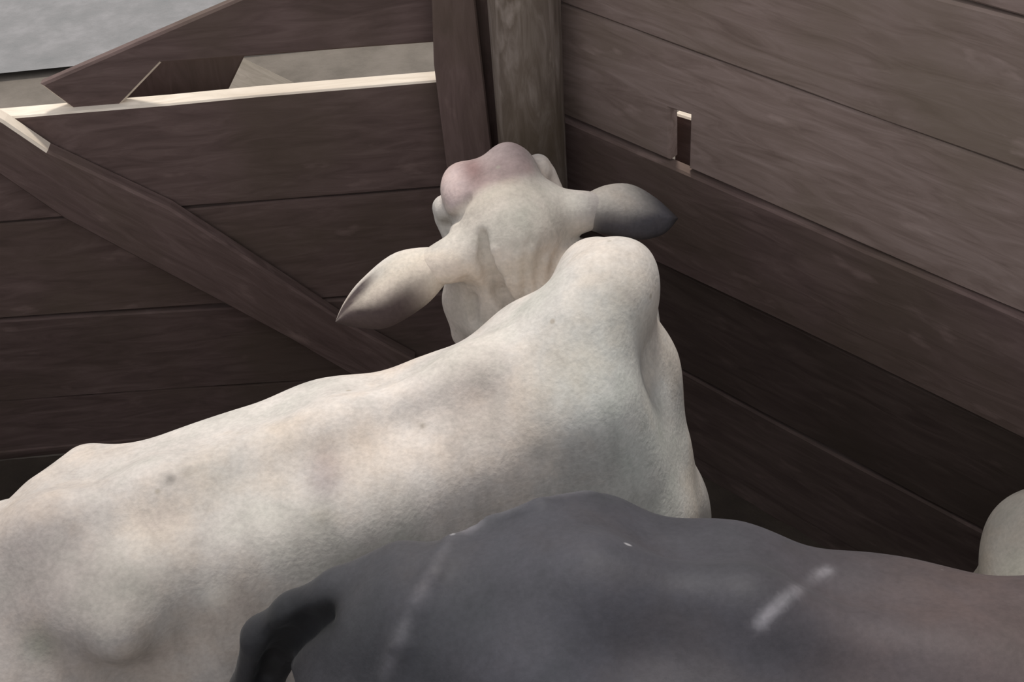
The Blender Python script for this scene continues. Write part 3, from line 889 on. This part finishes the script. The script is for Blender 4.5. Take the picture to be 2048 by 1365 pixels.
# ---------------------------------------------------------------- dark grey cow in the foreground
def dark_cow():
    az = math.radians(-15)
    P = wz(1185, 1130, 1.38)                   # top of the croup
    T0 = Frame((P[0], P[1], 0), az)
    T0.f = T0.f * 1.12
    zs = 1.155
    T = lambda a, b, z: T0(a + 0.90, b, z * zs)      # shared leg layout: hips lie at a = -0.9
    ax = Frame((0, 0, 0), az).axes()
    B = Body((-0.8, -0.2, -0.02), (1.75, 1.5, 1.6), 0.009)
    B.ell(T(-0.48, 0, 0.80), ax, (0.72, 0.25, 0.31), 0.05)
    B.ell(T(-0.50, 0, 0.78), ax, (0.5, 0.265, 0.31), 0.08)
    B.ell(T(-0.04, 0, 0.84), ax, (0.22, 0.165, 0.33), 0.10)
    B.ell(T(-1.0, 0, 0.90), ax, (0.32, 0.20, 0.25), 0.10)
    B.chain([(T(0.02, 0, 1.15), 0.05), (T(-0.2, 0, 1.09), 0.04), (T(-0.45, 0, 1.06), 0.035), (T(-0.72, 0, 1.135), 0.036), (T(-0.9, 0, 1.145), 0.04), (T(-1.12, 0, 1.08), 0.04), (T(-1.28, 0, 0.98), 0.04)], 0.12)
    for s in (1, -1):
        B.cone(T(-0.93, s * 0.175, 1.06), T(-0.97, s * 0.12, 1.09), 0.045, 0.055, 0.14)
        B.chain([(T(-0.9, s * 0.14, 1.05), 0.05), (T(-0.74, s * 0.13, 1.045), 0.055), (T(-0.55, s * 0.13, 0.99), 0.06), (T(-0.3, s * 0.12, 1.01), 0.06), (T(-0.08, s * 0.10, 1.05), 0.06)], 0.12)
        B.cone(T(-1.22, s * 0.09, 0.90), T(-1.1, s * 0.1, 0.92), 0.055, 0.09, 0.10)
        B.cone(T(-0.03, s * 0.08, 1.0), T(0.02, s * 0.10, 0.74), 0.07, 0.08, 0.10)
        B.cone(T(-1.0, s * 0.10, 0.88), T(-1.15, s * 0.09, 0.72), 0.12, 0.12, 0.10)
    legs(B, T, 0.9, spread=0.65)
    # tail head and tail
    tp = [((800, 1130), 1.27, 0.035), ((680, 1185), 1.22, 0.034), ((590, 1228), 1.17, 0.032), ((527, 1275), 1.11, 0.032), ((503, 1380), 0.98, 0.033), ((500, 1560), 0.7, 0.03), ((495, 1720), 0.4, 0.04)]
    B.chain([(wz(p[0], p[1], z), r) for p, z, r in tp], 0.02)
    tuft = [((670, 1225), 1.15, 0.025), ((600, 1262), 1.10, 0.03), ((545, 1320), 1.02, 0.03), ((525, 1400), 0.9, 0.03)]
    B.chain([(wz(p[0], p[1], z), r) for p, z, r in tuft], 0.02)
    # neck and head, out of the picture on the right
    B.chain([(T(0.08, 0, 0.95), 0.18), (T(0.3, -0.05, 0.98), 0.13), (T(0.40, -0.12, 1.0), 0.10)], 0.08)
    B.cone(T(0.40, -0.12, 1.0), T(0.42, -0.28, 0.9), 0.10, 0.09, 0.05)
    B.cone(T(0.42, -0.26, 0.92), T(0.44, -0.5, 0.72), 0.085, 0.055, 0.05)
    # raised seams of skin over the haunch and the flank
    seam1 = B.crease([(1180, 992), (1080, 1012), (985, 1045), (905, 1085), (868, 1150), (835, 1210), (800, 1290), (770, 1360)], [0.007] * 8, 0.02, cut=False, lift=-0.002)
    seam2 = [q for q in (B.hit(x, y) for x, y in ((1660, 1140), (1630, 1156), (1600, 1175), (1575, 1194), (1550, 1215), (1532, 1235), (1515, 1255))) if q is not None]
    gap = B.crease([(660, 1232), (610, 1255), (575, 1285), (545, 1325), (530, 1364)], [0.012, 0.02, 0.022, 0.02, 0.018], 0.01, lift=-0.006)
    V, Fc = B.mesh()
    col = np.tile(np.array([0.047, 0.0455, 0.054]), (len(V), 1))
    col = mixc(col, 0.8 * blob(V, wz(2048, 1290, 1.25), (0.25, 0.25, 0.3)), (0.090, 0.064, 0.060))
    col = mixc(col, 0.5 * blob(V, wz(750, 1220, 1.2), (0.16, 0.2, 0.2)), (0.042, 0.042, 0.042))
    for seam, m in ((seam1, 1.0), (seam2, 0.3)):
        for p, q in zip(seam[:-1], seam[1:]):
            for t in np.linspace(0, 1, 12, endpoint=False):
                col = mixc(col, m * 0.45 * blob(V, p + (q - p) * t, (0.0075,) * 3), (0.27, 0.255, 0.275))
    tl = np.zeros(len(V))
    for (p, z, r) in tp[2:]:
        tl = np.maximum(tl, blob(V, wz(p[0], p[1], z), (0.065, 0.065, 0.09)))
    for (p0, z0, _), (p1, z1, _) in zip(tp[2:-1], tp[3:]):
        for t in (0.25, 0.5, 0.75):
            q = wz(*p0, z0) * (1 - t) + wz(*p1, z1) * t
            tl = np.maximum(tl, blob(V, q, (0.065, 0.065, 0.09)))
    col = mixc(col, np.clip(1.3 * tl, 0, 1), (0.020, 0.020, 0.023))
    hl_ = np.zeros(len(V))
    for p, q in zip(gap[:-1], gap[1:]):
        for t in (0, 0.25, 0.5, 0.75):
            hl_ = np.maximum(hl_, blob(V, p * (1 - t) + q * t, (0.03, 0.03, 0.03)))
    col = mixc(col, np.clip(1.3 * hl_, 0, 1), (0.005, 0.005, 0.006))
    o = to_object('dark_cow', V, Fc, col, M_DARK_HIDE, (T0.O[0], T0.O[1], 0))
    return tag(o, 'dark grey cow in front of the others, its back and rump filling the lower right', 'cow')


dark = dark_cow()


# ---------------------------------------------------------------- pale cow at the right edge
def pale_cow():
    az = math.atan2(-0.73, 0.683)
    P = wn(2214, 838, RP + rn * 0.285, rn)

    T0 = Frame((P[0], P[1], 0), az)
    c = 0.79
    T = lambda a, b, z: T0((a + 1.10) * c, b * c, z * c * 1.04)
    ax = T0.axes()
    lo = T0.O + np.array([-0.45, -1.5, 0]); hi = T0.O + np.array([1.5, 0.45, 0])
    B = Body((lo[0], lo[1], -0.02), (hi[0], hi[1], 1.15), 0.009)
    E = lambda p, r, k: B.ell(p, ax, [q * c for q in r], k)
    Ch = lambda pts, k: B.chain([(p, r * c) for p, r in pts], k)
    E(T(-0.48, 0, 0.84), (0.66, 0.25, 0.30), 0.05)
    E(T(-0.02, 0, 0.86), (0.24, 0.22, 0.33), 0.08)
    E(T(-1.0, 0, 0.90), (0.28, 0.20, 0.22), 0.08)
    Ch([(T(0.02, 0, 1.17), 0.05), (T(-0.2, 0, 1.13), 0.036), (T(-0.75, 0, 1.1), 0.032), (T(-0.95, 0, 1.12), 0.036), (T(-1.08, 0, 1.05), 0.035), (T(-1.18, 0, 0.95), 0.035)], 0.10)
    for s in (1, -1):
        Ch([(T(-0.86, s * 0.19, 1.05), 0.045), (T(-0.93, s * 0.13, 1.06), 0.05)], 0.10)
        Ch([(T(-1.15, s * 0.10, 0.90), 0.05), (T(-1.06, s * 0.1, 0.92), 0.07)], 0.08)
        Ch([(T(-1.02, s * 0.10, 0.84), 0.16), (T(-1.16, s * 0.11, 0.60), 0.14), (T(-1.2, s * 0.13, 0.48), 0.10)], 0.06)
    legs(B, T, c)
    Ch([(T(-1.18, 0, 0.95), 0.035), (T(-1.24, 0, 0.80), 0.028), (T(-1.33, 0.02, 0.45), 0.02), (T(-1.32, 0.02, 0.3), 0.035)], 0.03)
    Ch([(T(0.1, 0, 0.98), 0.17), (T(0.35, 0, 1.1), 0.12), (T(0.5, 0, 1.16), 0.10), (T(0.62, 0, 1.08), 0.085), (T(0.8, 0, 0.92), 0.05)], 0.06)
    V, Fc = B.mesh()
    col = np.tile(np.array([0.55, 0.50, 0.43]), (len(V), 1))
    o = to_object('pale_cow', V, Fc, col, M_WHITE_HIDE, (T0.O[0], T0.O[1], 0))
    return tag(o, 'pale cow cut off at the right edge behind the dark grey cow', 'cow')


pale = pale_cow()
